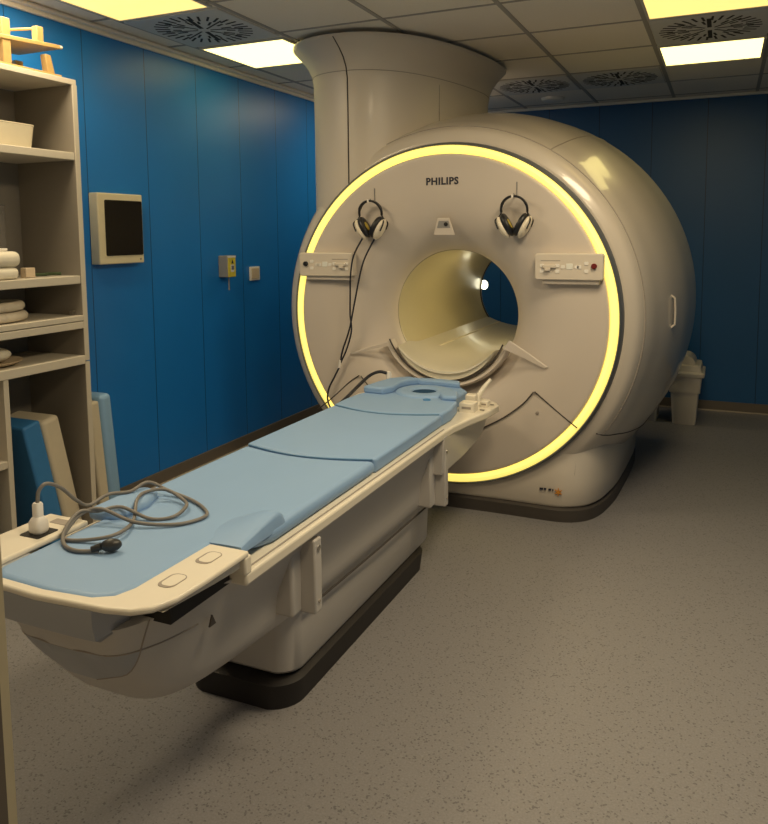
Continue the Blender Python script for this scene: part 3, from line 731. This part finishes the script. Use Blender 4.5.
part('rocker', G().prism(rrect(4.564, 4.652, 1.19, 1.264, .004, 3), XL + .01, XL + .017, 'x'), SWI, sw, bevel=.002)

# ------------------------------------------------------------------ open cabinet on the left
CF, CB, CY1, CY0 = -2.68, XL + .02, 2.655, 1.30
cabn = thing('shelf_cabinet', (-2.87, 2.0, 0), 'tall open cream shelf cabinet along the left wall', 'cabinet')
TH = .026
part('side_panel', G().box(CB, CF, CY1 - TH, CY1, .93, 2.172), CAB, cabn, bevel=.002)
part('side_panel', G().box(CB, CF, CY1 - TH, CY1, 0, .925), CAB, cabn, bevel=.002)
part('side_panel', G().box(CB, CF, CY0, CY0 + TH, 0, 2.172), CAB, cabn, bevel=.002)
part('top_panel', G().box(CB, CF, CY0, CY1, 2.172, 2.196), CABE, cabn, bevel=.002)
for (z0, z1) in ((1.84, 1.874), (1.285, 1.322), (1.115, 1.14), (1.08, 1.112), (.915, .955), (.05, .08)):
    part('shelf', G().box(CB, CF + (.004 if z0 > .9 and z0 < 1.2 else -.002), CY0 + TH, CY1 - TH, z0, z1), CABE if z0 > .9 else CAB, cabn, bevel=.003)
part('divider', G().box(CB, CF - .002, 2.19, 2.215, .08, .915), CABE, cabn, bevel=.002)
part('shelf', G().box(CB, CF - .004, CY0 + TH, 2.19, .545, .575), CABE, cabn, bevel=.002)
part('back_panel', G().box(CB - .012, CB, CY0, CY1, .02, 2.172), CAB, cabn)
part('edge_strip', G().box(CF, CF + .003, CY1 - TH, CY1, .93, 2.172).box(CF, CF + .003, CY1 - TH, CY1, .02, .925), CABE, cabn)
part('shelf_pin', G().disc([(0, .006), (.02, .006)], (0, 0, 0), 10) if False else G().box(CF - .06, CF - .045, CY1 - TH - .02, CY1 - TH, 1.141, 1.16), METAL, cabn)
# things on the shelves
wf = thing('wooden_rack', (-2.78, 2.42, 2.215), 'pale pine wooden stand on top of the shelf cabinet', 'wooden stand')
part('foot_rail', G().box(-2.745, -2.705, 2.22, 2.60, 2.215, 2.229), WOOD, wf, bevel=.002)
part('foot_rail', G().box(-2.97, -2.93, 2.22, 2.60, 2.215, 2.229), WOOD, wf, bevel=.002)
part('post', G().box(-2.742, -2.71, 2.305, 2.345, 2.229, 2.41), WOOD, wf, bevel=.003)
part('post', G().box(-2.742, -2.71, 2.48, 2.515, 2.335, 2.415), WOOD, wf, bevel=.003)
part('post', G().prism([(2.528, 2.229), (2.568, 2.229), (2.548, 2.305), (2.518, 2.305)], -2.742, -2.71, 'x'), WOOD, wf, bevel=.003)
part('post', G().box(-2.968, -2.935, 2.36, 2.40, 2.229, 2.32), WOOD, wf, bevel=.003)
part('post', G().box(-2.968, -2.935, 2.56, 2.60, 2.229, 2.31), WOOD, wf, bevel=.003)
part('post', G().box(-2.968, -2.935, 2.36, 2.40, 2.345, 2.43), WOOD, wf, bevel=.003)
part('shelf_board', G().prism([(2.24, 2.318), (2.60, 2.340), (2.60, 2.358), (2.24, 2.336)], -2.96, -2.705, 'x'), WOOD, wf, bevel=.003)
part('peg', G().tube([(-2.725, 2.60, 2.35), (-2.725, 2.625, 2.354)], .008, 8), CABE, wf)
part('brace', G().tube([(-2.95, 2.40, 2.40), (-2.725, 2.49, 2.405)], .006, 8), WOOD, wf)
for ch_ in [wf]: ch_.location.z -= .019
tub = thing('storage_tub', (-2.85, 2.40, 1.874), 'cream plastic storage tub on the top shelf of the cabinet', 'storage tub')
part('body', G().loft([[(x, y, z) for x, y in rrect(-2.97 - d, -2.745 + d, 2.15 - d, 2.475 + d, .03, 5)] for z, d in ((1.875, -.012), (1.88, -.005), (1.966, .004), (1.973, .004), (1.973, -.002))]), TRAYW, tub, smooth=40)
part('lid', G().loft([[(x, y, z) for x, y in rrect(-2.975, -2.74, 2.14, 2.482, .03, 5)] for z in (1.973, 1.980)]), TRAYW, tub, bevel=.002)
jar = thing('plastic_jar', (-2.94, 2.37, 1.322), 'tall clear plastic container on the middle shelf behind the towels', 'container')
part('body', G().disc([(1.323, .05), (1.328, .055), (1.62, .055), (1.625, .052)], (-2.96, 2.405, 0), 28), CLEAR, jar, smooth=50)
part('lid', G().disc([(1.625, .057), (1.64, .057), (1.643, .05)], (-2.96, 2.405, 0), 28), CLEAR, jar)
for z, y1, h, lab in ((1.323, 2.32, .05, 'cream folded towel at the bottom of the pair on the middle shelf'), (1.374, 2.335, .066, 'thick cream folded towel on top of the other, middle shelf')):
    solo('folded_towel', G().box(-2.90, -2.70, 2.08, y1, z, z + h), TOWEL, lab, 'towel', 'folded towels on the middle shelf', bevel=h*.42, seg=5)
solo('white_cap', G().box(-2.78, -2.75, 2.255, 2.305, 1.441, 1.453), SWW, 'small white lid resting on the upper folded towel', 'lid', bevel=.003)
solo('small_carton', G().box(-2.79, -2.755, 2.395, 2.445, 1.323, 1.366), SWI, 'small pale carton right of the towels on the middle shelf', 'carton', bevel=.003)
solo('green_strap', G().tube(cr([(-2.83, 2.47, 1.331), (-2.79, 2.53, 1.331), (-2.82, 2.57, 1.331), (-2.78, 2.61, 1.331)], 5), .007, 6), GREEN, 'thin dark green strap lying at the right of the middle shelf', 'strap')
for z, lab, r in ((1.163, 'lower cream hose coil on the thick shelf', .135), (1.206, 'upper cream hose coil resting on the other coil, thick shelf', .125)):
    g = G().tube([(-2.84 + r*.85*math.cos(a), 2.245 + r*math.sin(a)*1.25, z) for a in [2*PI*i/48 for i in range(49)]], .021, 10, False)
    solo('hose_coil', g, HOSE, lab, 'hose', 'coiled hoses on the thick shelf', smooth=80)
dish = thing('shallow_dish', (-2.85, 2.24, .955), 'shallow cream dish with a bundle in it on the low shelf', 'dish')
part('plate', G().disc([(.956, .08), (.96, .10), (.975, .135), (.978, .137), (.974, .125), (.965, .1)], (-2.84, 2.25, 0), 36), SWI, dish, smooth=60)
solo('cloth_bundle', G().ellipsoid((-2.84, 2.25, 1.0), .085, .095, .034), TOWEL, 'rounded cream cloth bundle lying in the shallow dish', 'cloth', smooth=80)
solo('storage_box', G().prism(rrect(-2.98, -2.72, 1.6, 2.15, .02), .081, .50), SLATE, 'slate blue box in the lower left compartment of the cabinet', 'box', bevel=.01)

# positioning pads
def slab(y0, y1, x0, x1, h, tilt, piv, m, parent, name, bevel=.02):
    """slab standing at y0..y1, tipped about the x axis at its foot"""
    M = Matrix.Translation((0, piv, .081)) @ Matrix.Rotation(tilt, 4, 'X') @ Matrix.Translation((0, -piv, 0))
    g = G().box(x0, x1, y0, y1, 0, h, M)
    return part(name, g, m, parent, bevel=bevel, seg=4)
pd = thing('positioning_pad', (-2.84, 2.5, .081), 'blue and cream wedge pad leaning inside the lower cabinet compartment', 'foam pad')
slab(2.535, 2.635, -2.98, -2.725, .615, .21, 2.535, CREAMV, pd, 'cream_side')
slab(2.440, 2.533, -2.97, -2.728, .632, .21, 2.535, FOAMD, pd, 'blue_side', .012)
pb = thing('positioning_pad', (-2.84, 2.8, 0), 'cream and pale blue pad leaning outside the cabinet against its end panel', 'foam pad')
def slab2(y0, y1, x0, x1, h, m, name, bevel):
    M = Matrix.Translation((0, 2.74, .0)) @ Matrix.Rotation(.085, 4, 'X') @ Matrix.Translation((0, -2.74, 0))
    return part(name, G().box(x0, x1, y0, y1, .012, h, M), m, pb, bevel=bevel, seg=4)
slab2(2.735, 2.800, -3.0, -2.715, .715, CREAMV, 'cream_side', .012)
slab2(2.801, 2.875, -3.0, -2.705, .735, FOAML, 'blue_side', .024)

# ------------------------------------------------------------------ bins by the back wall
def bin_(cx, cy, label):
    t = thing('waste_bin', (cx, cy, 0), label, 'waste bin', 'white plastic bins behind the scanner')
    rr = lambda z, hx, hy, r=.02: [(x, y, z) for x, y in rrect(cx - hx, cx + hx, cy - hy, cy + hy, r, 4)]
    part('body', G().loft([rr(0, .082, .13), rr(.005, .086, .134), rr(.20, .098, .15), rr(.255, .101, .154), rr(.257, .112, .164), rr(.39, .122, .174), rr(.392, .11, .16)]), BINW, t, smooth=35)
    lid = part('lid', G().loft([rr(.385, .138, .188), rr(.41, .142, .192), rr(.42, .138, .186), rr(.425, .120, .172), rr(.470, .112, .164), rr(.475, .10, .15)]), BINW, t, smooth=35)
    dome = []
    for i in range(13):
        a = PI*i/12; dome.append([(cx - .075*math.cos(a), cy - .13, .472 + .075*math.sin(a)), (cx - .075*math.cos(a), cy + .13, .472 + .075*math.sin(a))])
    part('swing_flap', G().prism([(p[0][0], p[0][2]) for p in dome], cy - .13, cy + .13, 'y'), BINW, lid, bevel=.006)
    return t
bin_(-.245, 6.42, 'white plastic waste bin with domed lid in front of the back wall')
bin_(-.535, 6.44, 'white plastic waste bin half hidden by the scanner, left of the other bin')

# ------------------------------------------------------------------ camera
fpx = 765.
R = [(0.914171, 0.033651, -0.40393), (0.405245, -0.09626, 0.909126), (-0.00829, -0.994787, -0.101635)]   # rows: world X, Y, Z in camera (right, down, forward)
right = Vector([R[i][0] for i in range(3)]); down = Vector([R[i][1] for i in range(3)]); fwd = Vector([R[i][2] for i in range(3)])
cd = bpy.data.cameras.new('camera'); cam = bpy.data.objects.new('camera', cd); col.objects.link(cam)
M = Matrix.Identity(4)
for i in range(3): M[i][0] = right[i]; M[i][1] = -down[i]; M[i][2] = -fwd[i]
M[2][3] = 1.5
cam.matrix_world = M
cd.sensor_fit = 'VERTICAL'; cd.sensor_height = 24; cd.lens = fpx/824*24
cd.shift_y = -100/824; cd.clip_start = .02
bpy.context.scene.camera = cam

# ------------------------------------------------------------------ world and view
w = bpy.data.worlds.new('world'); bpy.context.scene.world = w; w.use_nodes = True
bg = w.node_tree.nodes['Background']; bg.inputs[0].default_value = (1., .88, .72, 1); bg.inputs[1].default_value = .12
sc = bpy.context.scene
sc.view_settings.view_transform = 'Standard'
sc.view_settings.look = 'None'
sc.view_settings.exposure = 0.12
sc.cycles.use_denoising = True
sc.cycles.max_bounces = 8
sc.cycles.sample_clamp_indirect = 6
